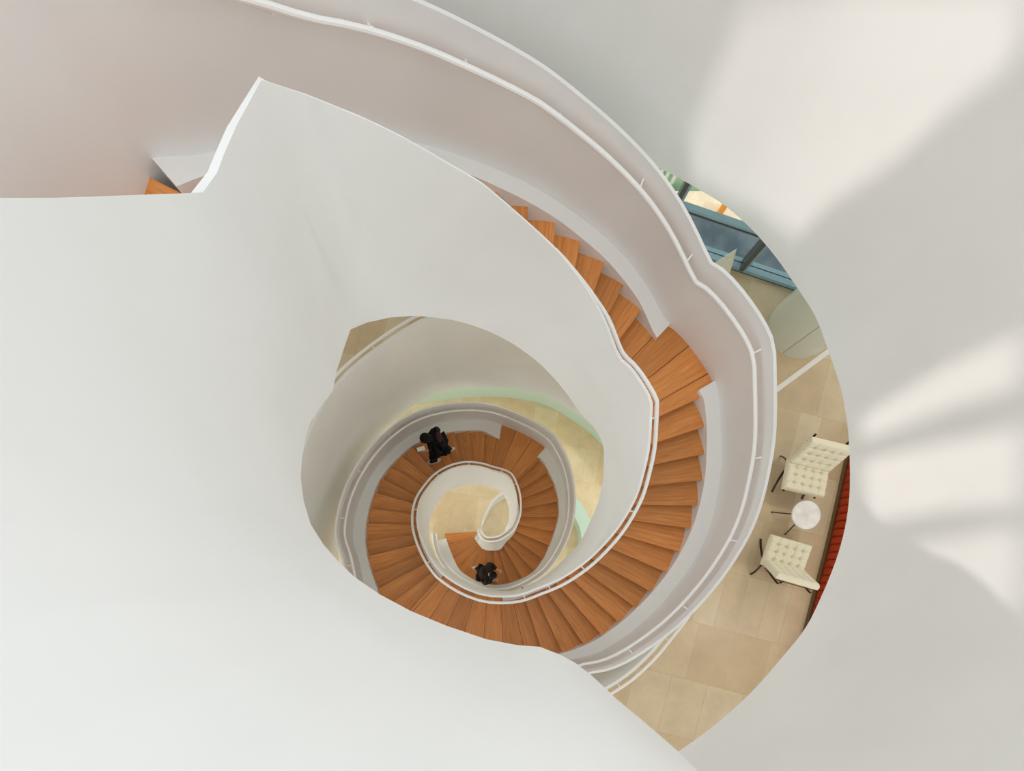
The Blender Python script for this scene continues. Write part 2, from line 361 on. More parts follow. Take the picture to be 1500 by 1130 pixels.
# the end curls away from the stair across the ground floor
curl=[(708.7,763.7),(710.8,757.5),(714,751),(718,743.5),(722.5,736),(729.5,729.3),(738.4,724.4),(746,720),(752,718)]
cw=[pl(x,y,12.66) for x,y in curl]
for k,p in enumerate(cw):
    t=unit(cw[max(k-1,0)],cw[min(k+1,len(cw)-1)]);nn=(t[1],-t[0]);w=.04+.05*k/len(cw)
    nn=(-t[1],t[0])
    sec.append([v2(p,12.66),v2((p[0]+nn[0]*w,p[1]+nn[1]*w),12.66),v2((p[0]+nn[0]*w,p[1]+nn[1]*w),13.74),v2(p,13.74)])
V,Fc=strip(up_secs+sec);build('inner_parapet',V,Fc,M['plaster'],ST)
# outer parapet
sec=[]
for u in frange(-12,75.6,.4):
    p=PO(u);a=across(u);w=.034
    h=lerp_tab([(-12,1.2),(-4,1.35),(0,1.38),(3,1.15),(6,GH),(76,GH)],u)
    dt=D(u)-h
    if u>UMAX: dt=D(u)-GH
    db=min(D(u)+.5,13.74)
    sec.append([v2(p,dt),v2((p[0]+a[0]*w,p[1]+a[1]*w),dt),v2((p[0]+a[0]*w,p[1]+a[1]*w),db),v2(p,db)])
V,Fc=strip(sec);build('outer_parapet',V,Fc,M['plaster'],ST)
# soffit under treads
sec=[]
for u in frange(-12,74.5,.5):
    a=PB(u) if u>0 else IE(u);b=PO(u)
    if u<=0: a=(a[0]-.08,a[1])
    d0=min(D(u)+(.43 if u>3 else .25),13.70);d1=min(d0+.05,13.74)
    if u>0:
        t0_=min(Dt(u),12.66);fr=max(0,min(1,(d0-t0_)/(D(u)+.5-t0_)));q_=PI_(u);a=(q_[0]+(a[0]-q_[0])*fr,q_[1]+(a[1]-q_[1])*fr)
        n=across(u);a=(a[0]+n[0]*.012,a[1]+n[1]*.012)
    sec.append([v2(a,d0),v2(b,d0),v2(b,d1),v2(a,d1)])
V,Fc=strip(sec);build('soffit',V,Fc,M['plaster'],ST)
# ledges (stepped skirting) along both sides of every flight
def ledge_out(u0,u1):
    sec=[]
    for u in frange(u0,u1,.33):
        p=PO(u);o=OE(u);n=unit(p,o);d=D(u)-.055
        w=math.hypot(p[0]-o[0],p[1]-o[1])
        w=max(.1,min(w,.34));q=(p[0]+n[0]*w,p[1]+n[1]*w)
        db=min(D(u)+.46,13.74)
        sec.append([v2(p,d),v2(q,d),v2(q,db),v2(p,db)])
    V,Fc=strip(sec);return build('outer_ledge',V,Fc,M['ledge'],ST)
for a,b in ((1.0,16.15),(18.75,34.1),(36.75,55.05),(57.75,75.0)): ledge_out(a,b)
TI=[(U(j),pl(NOSE[j][2],NOSE[j][3],level(j-1))) for j in range(57,66)]
def LI(u):
    if u>66: return cr_tab(TI,min(u,TI[-1][0])) if u>67.5 else tuple(a+(b-a)*(u-66)/1.5 for a,b in zip(LI(66),cr_tab(TI,67.5)))
    p=PI_(u);n=across(u);w=lerp_tab([(0,.13),(60,.14),(66,.19),(70,.27),(74,.3)],u)
    return (p[0]+n[0]*w,p[1]+n[1]*w)
def ledge_in(u0,u1):
    sec=[]
    for u in frange(u0,u1,.33):
        p=PI_(u);q=LI(u);n=across(u);p=(p[0]+n[0]*.012,p[1]+n[1]*.012)
        d=D(u)-.055;db=min(D(u)+.46,13.74)
        sec.append([v2(p,d),v2(q,d),v2(q,db),v2(p,db)])
    V,Fc=strip(sec);return build('inner_ledge',V,Fc,M['ledge'],ST)
for a,b in ((1.0,16.0),(19.0,34.0),(37.0,55.0),(58.0,74.3)): ledge_in(a,b)
# treads and landings
def B_(u): return OE(u)
def slab(name,ua,ub,d,m,n=4,nose_back=.06,thk=.05,tmax=None,full=False):
    """a tread between nose line ua (upper) and ub (front)"""
    top=[];uv=[]
    us=frange(ua,ub,(ub-ua)/n)
    inn=[];out=[]
    for u in us:
        O=OE(u);I=IE(u)
        pin=PI_(u) if u>0 else I
        L=math.hypot(I[0]-O[0],I[1]-O[1]);e=((I[0]-O[0])/L,(I[1]-O[1])/L)
        # run along the nose line until level with the inner parapet
        t=(pin[0]-O[0])*e[0]+(pin[1]-O[1])*e[1]
        if u in (us[0],us[-1]): A=(O[0]+e[0]*t,O[1]+e[1]*t)
        else: A=pin
        a2=across(u) if u<66 else (0,0);A=(A[0]+a2[0]*.02,A[1]+a2[1]*.02)
        if u>66: A=LI(u);s_=unit(B_(u),A);A=(A[0]+s_[0]*.04,A[1]+s_[1]*.04)
        B=O
        if full:
            q=PO(u);s=max(0,min(1,min((u-ua)/.9,(ub-u)/.25))) if u>ua else 0
            n2=unit(O,q);w=math.hypot(q[0]-O[0],q[1]-O[1])
            if u in (us[0],us[-1]): n2=(-e[0],-e[1])
            B=(O[0]+n2[0]*w*1.0,O[1]+n2[1]*w*1.0)
        inn.append(A);out.append(B)
    # overlap under the tread above
    k0=((inn[0][0]-inn[1][0]),(inn[0][1]-inn[1][1]));k1=((out[0][0]-out[1][0]),(out[0][1]-out[1][1]))
    l0=math.hypot(*k0) or 1;l1=math.hypot(*k1) or 1
    inn[0]=(inn[0][0]+k0[0]/l0*nose_back,inn[0][1]+k0[1]/l0*nose_back);out[0]=(out[0][0]+k1[0]/l1*nose_back,out[0][1]+k1[1]/l1*nose_back)
    V=[];UV=[];Fc=[];acc=0
    rows=6
    for i,(A,B) in enumerate(zip(inn,out)):
        if i: acc+=(math.hypot(A[0]-inn[i-1][0],A[1]-inn[i-1][1])+math.hypot(B[0]-out[i-1][0],B[1]-out[i-1][1]))/2
        for r in range(rows+1):
            t=r/rows;P=(A[0]+(B[0]-A[0])*t,A[1]+(B[1]-A[1])*t)
            V.append(v2(P,d));UV.append((t*math.hypot(A[0]-B[0],A[1]-B[1]),acc))
    nb=len(V)
    for v,q in list(zip(V,UV)):
        V.append(Vector((v.x,v.y,v.z-thk)));UV.append(q)
    R=rows+1
    for i in range(len(us)-1):
        for r in range(rows):
            a,b,c,e=i*R+r,i*R+r+1,(i+1)*R+r+1,(i+1)*R+r
            Fc+=[(a,b,c,e),(nb+a,nb+e,nb+c,nb+b)]
    for r in range(rows):
        Fc+=[(r,nb+r,nb+r+1,r+1)];q=(len(us)-1)*R
        Fc+=[(q+r,q+r+1,nb+q+r+1,nb+q+r)]
    for i in range(len(us)-1):
        a,b=i*R,(i+1)*R;Fc+=[(a,b,nb+b,nb+a)];a+=rows;b+=rows;Fc+=[(a,nb+a,nb+b,b)]
    T=build(name,V,Fc,m,ST,smooth=False,uvs=UV)
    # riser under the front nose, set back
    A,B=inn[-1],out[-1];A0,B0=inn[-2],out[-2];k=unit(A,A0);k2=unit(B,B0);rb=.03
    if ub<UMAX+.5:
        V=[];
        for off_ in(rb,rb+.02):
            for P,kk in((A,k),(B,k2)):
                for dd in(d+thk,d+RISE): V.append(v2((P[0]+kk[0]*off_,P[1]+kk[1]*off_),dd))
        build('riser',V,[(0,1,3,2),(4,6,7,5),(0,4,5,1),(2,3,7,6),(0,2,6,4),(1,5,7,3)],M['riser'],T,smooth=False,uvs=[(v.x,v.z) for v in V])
    return T
for k in range(-4,0):   # steps of the flight above the top landing
    slab('tread',-3+k+0.0,-3+k+1.0,D0+RISE*(k),M['wood'],thk=.04)
slab('landing',-3.0,1.0,level(0),M['wood_planks'],n=8,full=True,thk=.05)
land=(15,30,48)
for j in range(1,65):
    d=level(j)
    if j in land: slab('landing',U(j),U(j+1),d,M['wood_planks'],n=10,full=True,thk=.05)
    elif j==63: slab('tread',U(j),U(j+1),d,M['wood_planks'],n=6,thk=.04)
    else: slab('tread',U(j),U(j+1),d,M['wood'],thk=.04)
# handrails
def rail(name,fn,u0,u1,h,off,brk,side,r=.021):
    pts=[]
    OFF=off
    for u in frange(u0,u1,.4):
        p=fn(u);n=across(u);s=1 if side=='in' else -1
        off=OFF if side=='out' else lerp_tab([(10.5,.02),(14,OFF)],u)
        hh=lerp_tab([(-3,1.5),(3,1.0),(5,.87),(8,.88),(10,.9)],u) if side=='out' and u<10 else h
        if side=='in': hh=lerp_tab([(10.5,1.03),(14,h)],u);
        pts.append(v2((p[0]+s*n[0]*off,p[1]+s*n[1]*off),D(u)-hh))
    V,Fc=tube(pts,r,10);R=build(name,V,Fc,M['rail'],ST)
    for u in brk:
        p=fn(u);n=across(u);s=1 if side=='in' else -1
        A=v2((p[0]+s*n[0]*(off+.0),p[1]+s*n[1]*(off+.0)),D(u)-h+.0)
        B=v2((p[0]+s*n[0]*.0,p[1]+s*n[1]*.0),D(u)-h-(.012 if u>13 else -.05))
        Cc=Vector((A.x,A.y,A.z-.028))
        mb=MB();mb.tube([Cc,(Cc+B)/2,B],.009,6);mb.tube([A,Cc],.009,6);mb.out('rail_bracket',M['rail'],R)
    return R
rail('inner_handrail',PI_,10.6,73.8,.97,.11,(19.6,24.3,28.6,31.3,33.1,38.5,44,48.6,52.5,56.2,58.6,63.5,67.5,71.5),'in')
rail('outer_handrail',PO,2.4,75.3,.9,.085,(4.4,6.2,8.2,10.6,13.2,15.4,18.9,21.9,24.6,27.3,29.9,32.6,40.5,43,45.6,48.3,50.9,53.3,55.6,57.9,60.2,62.6,65,67.4,69.8,72.3,74.4),'out')

# ---- the building ------------------------------------------------------------------
def closed_curve(pts,n=200):
    tab=[];u=0
    P=pts+[pts[0]]
    ext=[(0-math.dist(pts[-1],pts[0]),pts[-1])]
    for a,b in zip(P,P[1:]): ext.append((u,a));u+=math.dist(a,b)
    ext.append((u,P[-1]));ext.append((u+math.dist(P[0],P[1]),P[1]))
    return [cr_tab(ext,u*k/n) for k in range(n)]
def open_curve(pts,n=120):
    tab=[];u=0
    for k,p in enumerate(pts):
        if k:u+=math.dist(pts[k-1],p)
        tab.append((u,p))
    return [cr_tab(tab,u*k/n) for k in range(n+1)]
def norm2(pts,k,loop):
    n=len(pts);a=pts[(k-1)%n] if loop else pts[max(k-1,0)];b=pts[(k+1)%n] if loop else pts[min(k+1,n-1)]
    t=unit(a,b);return (t[1],-t[0])
def plate_hole(name,outer,hole,dtop,dbot,m,kind='structure'):
    bm=bmesh.new();loops=[]
    for loop in (outer,hole):
        vs=[bm.verts.new((p[0],p[1],Z(dtop))) for p in loop];loops.append(vs)
        for k in range(len(vs)): bm.edges.new((vs[k],vs[(k+1)%len(vs)]))
    bmesh.ops.triangle_fill(bm,use_beauty=True,edges=bm.edges[:])
    fs=bm.faces[:]
    # drop faces inside the hole
    def inside(x,y):
        c=False;n=len(hole);j=n-1
        for i in range(n):
            if (hole[i][1]>y)!=(hole[j][1]>y) and x<(hole[j][0]-hole[i][0])*(y-hole[i][1])/(hole[j][1]-hole[i][1])+hole[i][0]: c=not c
            j=i
        return c
    bad=[f for f in fs if inside(f.calc_center_median().x,f.calc_center_median().y)]
    bmesh.ops.delete(bm,geom=bad,context='FACES_ONLY')
    r=bmesh.ops.extrude_face_region(bm,geom=bm.faces[:])
    for v in r['geom']:
        if isinstance(v,bmesh.types.BMVert): v.co.z=Z(dbot)
    bmesh.ops.recalc_face_normals(bm,faces=bm.faces)
    me=bpy.data.meshes.new(name);bm.to_mesh(me);bm.free();me.materials.append(m)
    o=bpy.data.objects.new(name,me);COL.objects.link(o)
    return setp(o,kind=kind)
# upper well drum, lower edge traced at the ceiling of the furnished floor (depth 4.4)
DR1px=[(880,214),(920,227),(957.5,243),(987,257),(1015,272.5),(1060,300),(1100,335),(1135,375),(1170,425),(1195,465),(1212,510),(1230,563),(1238,600),(1243,640),(1245,690),(1244,730),(1237.5,775),(1225,820),(1205,870),(1180,920),(1140,970),(1100,1015),(1050,1060),(1000,1097)]
dr1=[pl(x,y,4.4) for x,y in DR1px]
dr1_full=dr1+[(1.35,-1.95),(.6,-2.35),(-.4,-2.5),(-1.4,-2.3),(-2.4,-1.7),(-3.1,-.8),(-3.35,.3),(-3.3,1.4),(-2.9,2.5),(-2.1,3.4),(-1.1,3.95),(0.1,4.08)]
c1=closed_curve(dr1_full,260)
def top_d(p):
    t=max(0,min(1,(p[0]+2.4)/1.2));return .9+(-.6-.9)*t
secs=[]
for k,p in enumerate(c1):
    n=norm2(c1,k,True)
    if n[0]*(p[0]-.3)+n[1]*(p[1]-.9)<0:n=(-n[0],-n[1])
    q=(p[0]+n[0]*.2,p[1]+n[1]*.2);t=top_d(p)
    secs.append([v2(p,t),v2(q,t),v2(q,4.4),v2(p,4.4)])
V,Fc=strip(secs,False,True);o=build('wall_round_upper',V,Fc,M['plaster']);setp(o,kind='structure')
sq=lambda a:[(-a,-a),(a,-a),(a,a),(-a,a)]
c1o=[]
for k,p in enumerate(c1):
    n=norm2(c1,k,True)
    if n[0]*(p[0]-.3)+n[1]*(p[1]-.9)<0:n=(-n[0],-n[1])
    c1o.append((p[0]+n[0]*.1,p[1]+n[1]*.1))
outl=[(-11,-9),(11,-9),(11,4.0),(9,4.6),(9,9),(-11,9)]
plate_hole('ceiling_middle_floor',outl,c1o,4.25,4.4,M['plaster'])
# middle floor: guard wall round its own opening, slab and stone floor
DR2=[pl(444,667,6.9),pl(457.9,626.6,6.9),pl(479.6,586,6.9),pl(504.3,553.8,6.9),pl(535.3,526,6.9),pl(569.4,501,6.9),pl(603.5,479.4,6.9),pl(628,468.6,6.9)]
ne=[(.36,3.74),(1.3,3.58),(2.4,2.88),(3.2,1.9),(3.45,1.0),(3.35,.2),(3.05,-.4)]
se=[pl(962.5,943,6.9),pl(942,965.5,6.9),pl(917.7,987,6.9),pl(887,1007,6.9)]
sw=[(1.2,-2.0),(.3,-2.15),(-.8,-2.0),(-1.8,-1.4),(-2.55,-.5),(-2.8,.5)]
d2=DR2+ne+se+sw
c2=closed_curve(d2,240)
secs=[];railp=[]
for k,p in enumerate(c2):
    n=norm2(c2,k,True)
    if n[0]*(p[0]-.3)+n[1]*(p[1]-.9)<0:n=(-n[0],-n[1])
    gap=False
    q=(p[0]+n[0]*.045,p[1]+n[1]*.045)
    secs.append([v2(p,6.9),v2(q,6.9),v2(q,9.6),v2(p,9.6)]);railp.append(v2((p[0]+n[0]*.16,p[1]+n[1]*.16),7.0))
G=empty('gallery_guard',(0,0,0),'white curved guard wall with outer handrail around the opening in the stone gallery floor','guard wall')
V,Fc=strip(secs,False,True);build('guard_wall',V,Fc,M['plaster'],G)
V,Fc=tube(railp,.022,10,closed=True);R=build('guard_handrail',V,Fc,M['rail'],G)
for k in range(0,240,12):
    p=railp[k];c=Vector(c2[k]).to_3d();c.z=p.z-.04
    mb=MB();mb.tube([p,Vector((p.x,p.y,p.z-.03)),c],.009,6);mb.out('rail_bracket',M['rail'],R)
c2o=[]
for k,p in enumerate(c2):
    n=norm2(c2,k,True)
    if n[0]*(p[0]-.3)+n[1]*(p[1]-.9)<0:n=(-n[0],-n[1])
    c2o.append((p[0]+n[0]*.04,p[1]+n[1]*.04))
WA=pl(1080,397,7.97);WB=pl(1168,427,7.97);wd=unit(WA,WB)   # window line on the middle floor
def wl(t,off=0): return (WA[0]+wd[0]*t-wd[1]*off,WA[1]+wd[1]*t+wd[0]*off)
fl_out=[(-11,-9),(11,-9),wl(7.5),wl(-16)]
plate_hole('floor_middle',fl_out,c2o,7.97,8.2,M['stone'])
plate_hole('ceiling_ground_floor',[(-11,-9),(11,-9),wl(7.5),wl(-16)],c2o,9.45,9.6,M['plaster'])
# ground floor
mb=MB();mb.box((0,0,Z(13.75)-.1),(26,22,.2));o=mb.out('floor_ground',M['stone_ground'],smooth=False);setp(o,kind='structure')
# terrace outside the gallery windows, lawn and paving far below
mb=MB();V=[v2(wl(-9,0.02),8.02),v2(wl(7.5,0.02),8.02),v2(wl(7.5,.78),8.02),v2(wl(-9,.78),8.02)];V+=[Vector((v.x,v.y,v.z-.2)) for v in V]
mb.add(V,[(0,1,2,3),(4,7,6,5),(0,4,5,1),(1,5,6,2),(2,6,7,3),(3,7,4,0)]);o=mb.out('floor_terrace',M['terrace'],smooth=False);setp(o,kind='structure')
mb=MB();mb.box((4,27,Z(13.9)-.15),(60,32,.2));o=mb.out('ground_lawn',M['grass'],smooth=False);setp(o,kind='structure')
mb=MB()
mb.box((3.2,12.2,Z(13.9)+.0),(1.1,9,.14),-.9);o=mb.out('paving_path',M['pave'],smooth=False);setp(o,kind='structure')
for px_,py_,mm,lab in ((1051,317,'orange','orange post standing on the lawn outside the gallery windows'),(966,259,'white','slim white post outside the window, farthest from the orange post'),(974,264,'white','slim white post outside the window, middle one of three'),(983,270,'white','slim white post outside the window, closest to the orange post')):
    a=pl(px_,py_,13.9);V,Fc=cyl(0,0,0,.55,.09 if mm=='orange' else .05,20,.01);o=build('bollard',V,Fc,M[mm]);o.location=(a[0],a[1],Z(13.86));setp(o,lab,'bollard',None if mm=='orange' else 'white posts outside the window')
# windows of the gallery floor: sill bar, transom, mullions, glass
def bar(a,b,d0,d1,w,name,m,parent):
    n=(-(b[1]-a[1]),b[0]-a[0]);L=math.hypot(*n);n=(n[0]/L*w/2,n[1]/L*w/2)
    V=[]
    for d in(d0,d1):
        for p,s in((a,1),(b,1),(b,-1),(a,-1)): V.append(v2((p[0]+s*n[0],p[1]+s*n[1]),d))
    Fc=[(0,1,2,3),(4,7,6,5),(0,4,5,1),(1,5,6,2),(2,6,7,3),(3,7,4,0)]
    return build(name,V,Fc,m,parent,smooth=False)
def window(idx,t0,t1,trans):
    w=bpy.data.objects.new('window_%d'%idx,None);COL.objects.link(w);setp(w,kind='structure')
    bar(wl(t0,.09),wl(t1,.09),7.90,7.97,.18,'sill_bar',M['blueframe'],w)
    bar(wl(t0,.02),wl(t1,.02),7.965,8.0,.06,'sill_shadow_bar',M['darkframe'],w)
    bar(wl(t0,.06),wl(t0+.07,.06),4.5,7.9,.2,'mullion',M['darkframe'],w)
    bar(wl(t0+.07,.06),wl(t0+.11,.06),4.5,7.9,.14,'mullion',M['blueframe'],w)
    bar(wl(t0+.11,.1),wl(t1,.1),4.5,7.9,.015,'pane',M['glass'],w)
    if trans: bar(wl(t0,.1),wl(t1,.1),7.2,7.25,.09,'transom',M['blueframe'],w);bar(wl(t0,.1),wl(t1,.1),7.25,7.27,.12,'transom_gasket',M['darkframe'],w)
window(1,0.0,1.62,False)
window(2,-1.48,0.0,True)
window(3,-2.9,-1.48,True)
window(4,1.62,3.3,False)
window(5,-4.2,-2.9,True)
mb=MB();mb.box((*wl(5.4,.1),Z(6.2)),(4.1,.2,3.6),math.atan2(wd[1],wd[0]));o=mb.out('wall_north_east',M['plaster'],smooth=False);setp(o,kind='structure')
mb=MB();mb.box((*wl(-7.4,.1),Z(6.2)),(6.3,.2,3.6),math.atan2(wd[1],wd[0]));o=mb.out('wall_north_west',M['plaster'],smooth=False);setp(o,kind='structure')
# round column of the gallery floor
cc=pl(1170,481,7.97)
C_=empty('round_column',(cc[0],cc[1],Z(7.97)),'thick round pale green column standing on the gallery floor beside the windows','column');
V,Fc=cyl(0,0,0,3.55,.52,64,.004);build('shaft',V,Fc,M['column'],C_)
for z in (1.15,2.35):
    V,Fc=tube([Vector((.5205*math.cos(a*math.pi/36),.5205*math.sin(a*math.pi/36),z)) for a in range(72)],.004,6,closed=True);build('joint',V,Fc,M['seam'],C_)
a=math.radians(236);mb=MB();mb.box((.52*math.cos(a),.52*math.sin(a),1.77),(.006,.006,3.5),a);mb.out('joint',M['seam'],C_,smooth=False)
# pale inlay strip across the gallery floor
a=pl(1135,573,7.96);b=pl(1216,513,7.96);bar(a,(b[0]+.5,b[1]+.37),7.955,7.975,.085,'trim_1',M['ledge'],None);setp(bpy.data.objects['trim_1'],kind='structure')
# folded ivory cloth screen beside the window
pa=[pl(1036,390,7.97),pl(1082,363,7.6),pl(1084,366,7.6),pl(1070,410,7.97),pl(1052,440,7.97)]
top=pl(1082,361,7.45)
b1=pl(1036,392,7.96);b2=pl(1076,372,7.96);b3=pl(1066,412,7.96);b4=pl(1040,415,7.96)
V=[v2(b1,7.96),v2(b2,7.96),v2(b3,7.96),v2(b4,7.96),v2(top,7.5),v2((top[0]-.03,top[1]-.04),7.48)]
o=build('cloth_lantern',V,[(0,1,2,3),(0,5,4,1),(1,4,2),(2,4,5,3),(3,5,0)],M['weave'],smooth=False);setp(o,'pointed ivory woven cloth lantern on the gallery floor in front of the window','lantern')
# frosted mint glass screen standing on the ground floor
mp=[pl(560,610,13.75),pl(610,594,13.75),pl(655,586,13.75),pl(677,583.5,13.75),pl(701.8,581.8,13.75),pl(731.5,581.8,13.75),pl(758.8,584.8,13.75),pl(788.5,591,13.75),pl(818,603,13.75),pl(843,619.5,13.75),pl(867.8,638,13.75),pl(890,663,13.75),pl(905,690,13.75)]
mc=open_curve(mp,96)
GS=empty('glass_screen',(mp[5][0],mp[5][1],Z(13.75)),'curved frosted mint glass screen standing around the pale ground floor','glass screen')
GS_inv=Vector((-mp[5][0],-mp[5][1],-Z(13.75)))
def shift(V,off): return [Vector(v)+off for v in V]
for q in range(8):
    secs=[]
    for k in range(q*12,q*12+13):
        n=norm2(mc,k,False);n=(n[0],n[1])
        if n[0]*mc[k][0]+n[1]*mc[k][1]<0:n=(-n[0],-n[1])
        p=mc[k]
        if k==q*12: m_=mc[k+1];p=(p[0]+(m_[0]-p[0])*.05,p[1]+(m_[1]-p[1])*.05)
        e=(p[0]+n[0]*.02,p[1]+n[1]*.02)
        secs.append([v2(p,12.55),v2(e,12.55),v2(e,13.75),v2(p,13.75)])
    V,Fc=strip(secs);build('glass_panel',shift(V,GS_inv),Fc,M['mint'],GS)
# low curved mint bench on the ground floor
bo=[pl(x,y,13.3) for x,y in ((843,728),(852,739),(860,752),(867,768),(868,782),(862,798),(852,812))]
bi=[pl(x,y,13.3) for x,y in ((838,752),(843,760),(848,770),(851,782),(851,794),(847,806),(840,818))]
bo=open_curve(bo,24);bi=open_curve(bi,24)
secs=[[v2(a,13.3),v2(b,13.3),v2(b,13.75),v2(a,13.75)] for a,b in zip(bo,bi)]
V,Fc=strip(secs);o=build('curved_bench',V,Fc,M['mint']);setp(o,'low curved pale mint bench on the ground floor beside the lowest stair parapet','bench')
# red banquette on bronze plinth
br=[pl(x,y,7.97) for x,y in ((1244,655),(1236.5,674),(1225.5,724),(1214.5,773),(1202.5,823),(1190,869),(1178,916),(1158,985))]
br=open_curve(br,40)
BQ=empty('banquette',(br[20][0],br[20][1],Z(7.97)),'long rust red channel-tufted banquette on a bronze plinth behind the two cream chairs','banquette')
off=Vector((-br[20][0],-br[20][1],-Z(7.97)))
secs=[]
for k,p in enumerate(br):
    n=norm2(br,k,False)
    if n[0]<0:n=(-n[0],-n[1])
    q=(p[0]+n[0]*.75,p[1]+n[1]*.75)
    secs.append([v2(p,7.90),v2(q,7.90),v2(q,7.97),v2(p,7.97)])
V,Fc=strip(secs);build('plinth',shift(V,off),Fc,M['bronze'],BQ)
L=sum(math.dist(a,b) for a,b in zip(br,br[1:]));nr=30;secs=[]
tab=[];u=0
for k,p in enumerate(br):
    if k:u+=math.dist(br[k-1],p)
    tab.append((u,p))
for s in range(nr*8+1):
    t=L*s/(nr*8);p=cr_tab(tab,t);p2=cr_tab(tab,min(t+.02,L));p1=cr_tab(tab,max(t-.02,0));tt=unit(p1,p2);n=(tt[1],-tt[0])
    if n[0]<0:n=(-n[0],-n[1])
    b=abs(math.sin(math.pi*s/8))**.5*.05
    def P(o_,d_): return v2((p[0]+n[0]*o_,p[1]+n[1]*o_),d_)
    secs.append([P(.04-b*.2,7.90),P(.03-b,7.78),P(.05-b,7.62-b*.3),P(.12-b*.2,7.56-b),P(.4,7.55-b),P(.68,7.56-b),P(.7,7.85)])
V,Fc=strip(secs);build('channelled_cushion',shift(V,off),Fc,M['red'],BQ,ang=60)
# ---- added unseen west wall, a gobo; its openings shape the sun patches ----------
SD=Vector((math.cos(math.radians(43)),0.16,-math.sin(math.radians(43)))).normalized()
def drum_hit(px,py):
    dx,dy=(px-NX)/F,(NY-py)/F
    best=None
    for k in range(len(c1)):
        a,b=c1[k],c1[(k+1)%len(c1)]
        # ray (0,0)+s*(dx,dy)
        ex,ey=b[0]-a[0],b[1]-a[1];det=dx*(-ey)+ex*dy
        if abs(det)<1e-9:continue
        s=(a[0]*(-ey)+ex*a[1])/det;t=(dx*a[1]-dy*a[0])/det
        if s>0 and 0<=t<=1:
            if best is None or s<best:best=s
    return Vector((dx*best,dy*best,CAMZ-best))
XW=-5.0
def back(px,py):
    P=drum_hit(px,py);k=(P.x-XW)/SD.x;return P-SD*k
PATCH=[[(1012,195),(1060,80),(1100,-20),(1300,-60),(1540,-60),(1530,60),(1430,135),(1330,225),(1230,290),(1170,350),(1100,300),(1012,262)],
 [(1262,610),(1380,540),(1530,470),(1530,560),(1400,600),(1266,650)],
 [(1264,676),(1380,650),(1530,618),(1530,742),(1400,752),(1270,770)],
 [(1335,800),(1430,782),(1530,768),(1530,900),(1440,908),(1345,902)]]
def gobo_openings(name,m):
    bm=bmesh.new()
    def loop(pts):
        vs=[bm.verts.new(p) for p in pts]
        for k in range(len(vs)):bm.edges.new((vs[k],vs[(k+1)%len(vs)]))
    loop([(XW,-16,Z(4.3)),(XW,18,Z(4.3)),(XW,18,Z(-7)),(XW,-16,Z(-7))])
    polys=[]
    for P in PATCH:
        q=[];
        for x,y in P:
            b=back(x,y);q.append((XW,b.y,b.z))
        polys.append(q);loop(q)
    bmesh.ops.triangle_fill(bm,use_beauty=True,edges=bm.edges[:])
    def inside(poly,y,z):
        c=False;n=len(poly);j=n-1
        for i in range(n):
            yi,zi=poly[i][1],poly[i][2];yj,zj=poly[j][1],poly[j][2]
            if (zi>z)!=(zj>z) and y<(yj-yi)*(z-zi)/(zj-zi)+yi:c=not c
            j=i
        return c
    bad=[f for f in bm.faces if any(inside(p,f.calc_center_median().y,f.calc_center_median().z) for p in polys)]
    bmesh.ops.delete(bm,geom=bad,context='FACES_ONLY')
    r=bmesh.ops.extrude_face_region(bm,geom=bm.faces[:])
    for v in r['geom']:
        if isinstance(v,bmesh.types.BMVert):v.co.x-=.12
    bmesh.ops.recalc_face_normals(bm,faces=bm.faces)
    me=bpy.data.meshes.new(name);bm.to_mesh(me);bm.free();me.materials.append(m)
    o=bpy.data.objects.new(name,me);COL.objects.link(o);setp(o,kind='structure');return polys
polys=gobo_openings('gobo_wall_west',M['plaster'])
# ---- lounge chairs -------------------------------------------------------------------
def cushion(w,l,t,nx,ny,nb_x,nb_y):
    """tufted pad, centred, lying in XY, thickness t"""
    V=[];Fc=[]
    def prof(x,y):
        ex=min(1,(.5-abs(x))/.07);ey=min(1,(.5-abs(y))/.07)
        e=math.sqrt(max(0,1-(1-ex)**2))*math.sqrt(max(0,1-(1-ey)**2))
        z=.55+.45*e
        # square pads between grooves with deep buttons
        gx=(x+.5)*nb_x;gy=(y+.5)*nb_y
        fx=abs(gx-round(gx));fy=abs(gy-round(gy))
        if .5<gx<nb_x-.5 or True:
            z-=.10*math.exp(-(fx/.09)**2)*(0 if round(gx) in(0,nb_x) else 1)
            z-=.10*math.exp(-(fy/.09)**2)*(0 if round(gy) in(0,nb_y) else 1)
        if round(gx) not in (0,nb_x) and round(gy) not in (0,nb_y):
            z-=.42*math.exp(-((fx/.17)**2+(fy/.17)**2))
        return z
    for j in range(ny+1):
        for i in range(nx+1):
            x=i/nx-.5;y=j/ny-.5;V.append(Vector((x*w,y*l,t*prof(x,y))))
    n=len(V)
    for j in range(ny+1):
        for i in range(nx+1):
            x=i/nx-.5;y=j/ny-.5;V.append(Vector((x*w*.99,y*l*.99,0)))
    R=nx+1
    for j in range(ny):
        for i in range(nx):
            a=j*R+i;Fc+=[(a,a+1,a+1+R,a+R),(n+a,n+a+R,n+a+1+R,n+a+1)]
    for i in range(nx):
        Fc+=[(i,n+i,n+i+1,i+1)];a=ny*R+i;Fc+=[(a,a+1,n+a+1,n+a)]
    for j in range(ny):
        a=j*R;Fc+=[(a,a+R,n+a+R,n+a)];a+=nx;Fc+=[(a,n+a,n+a+R,a+R)]
    return V,Fc
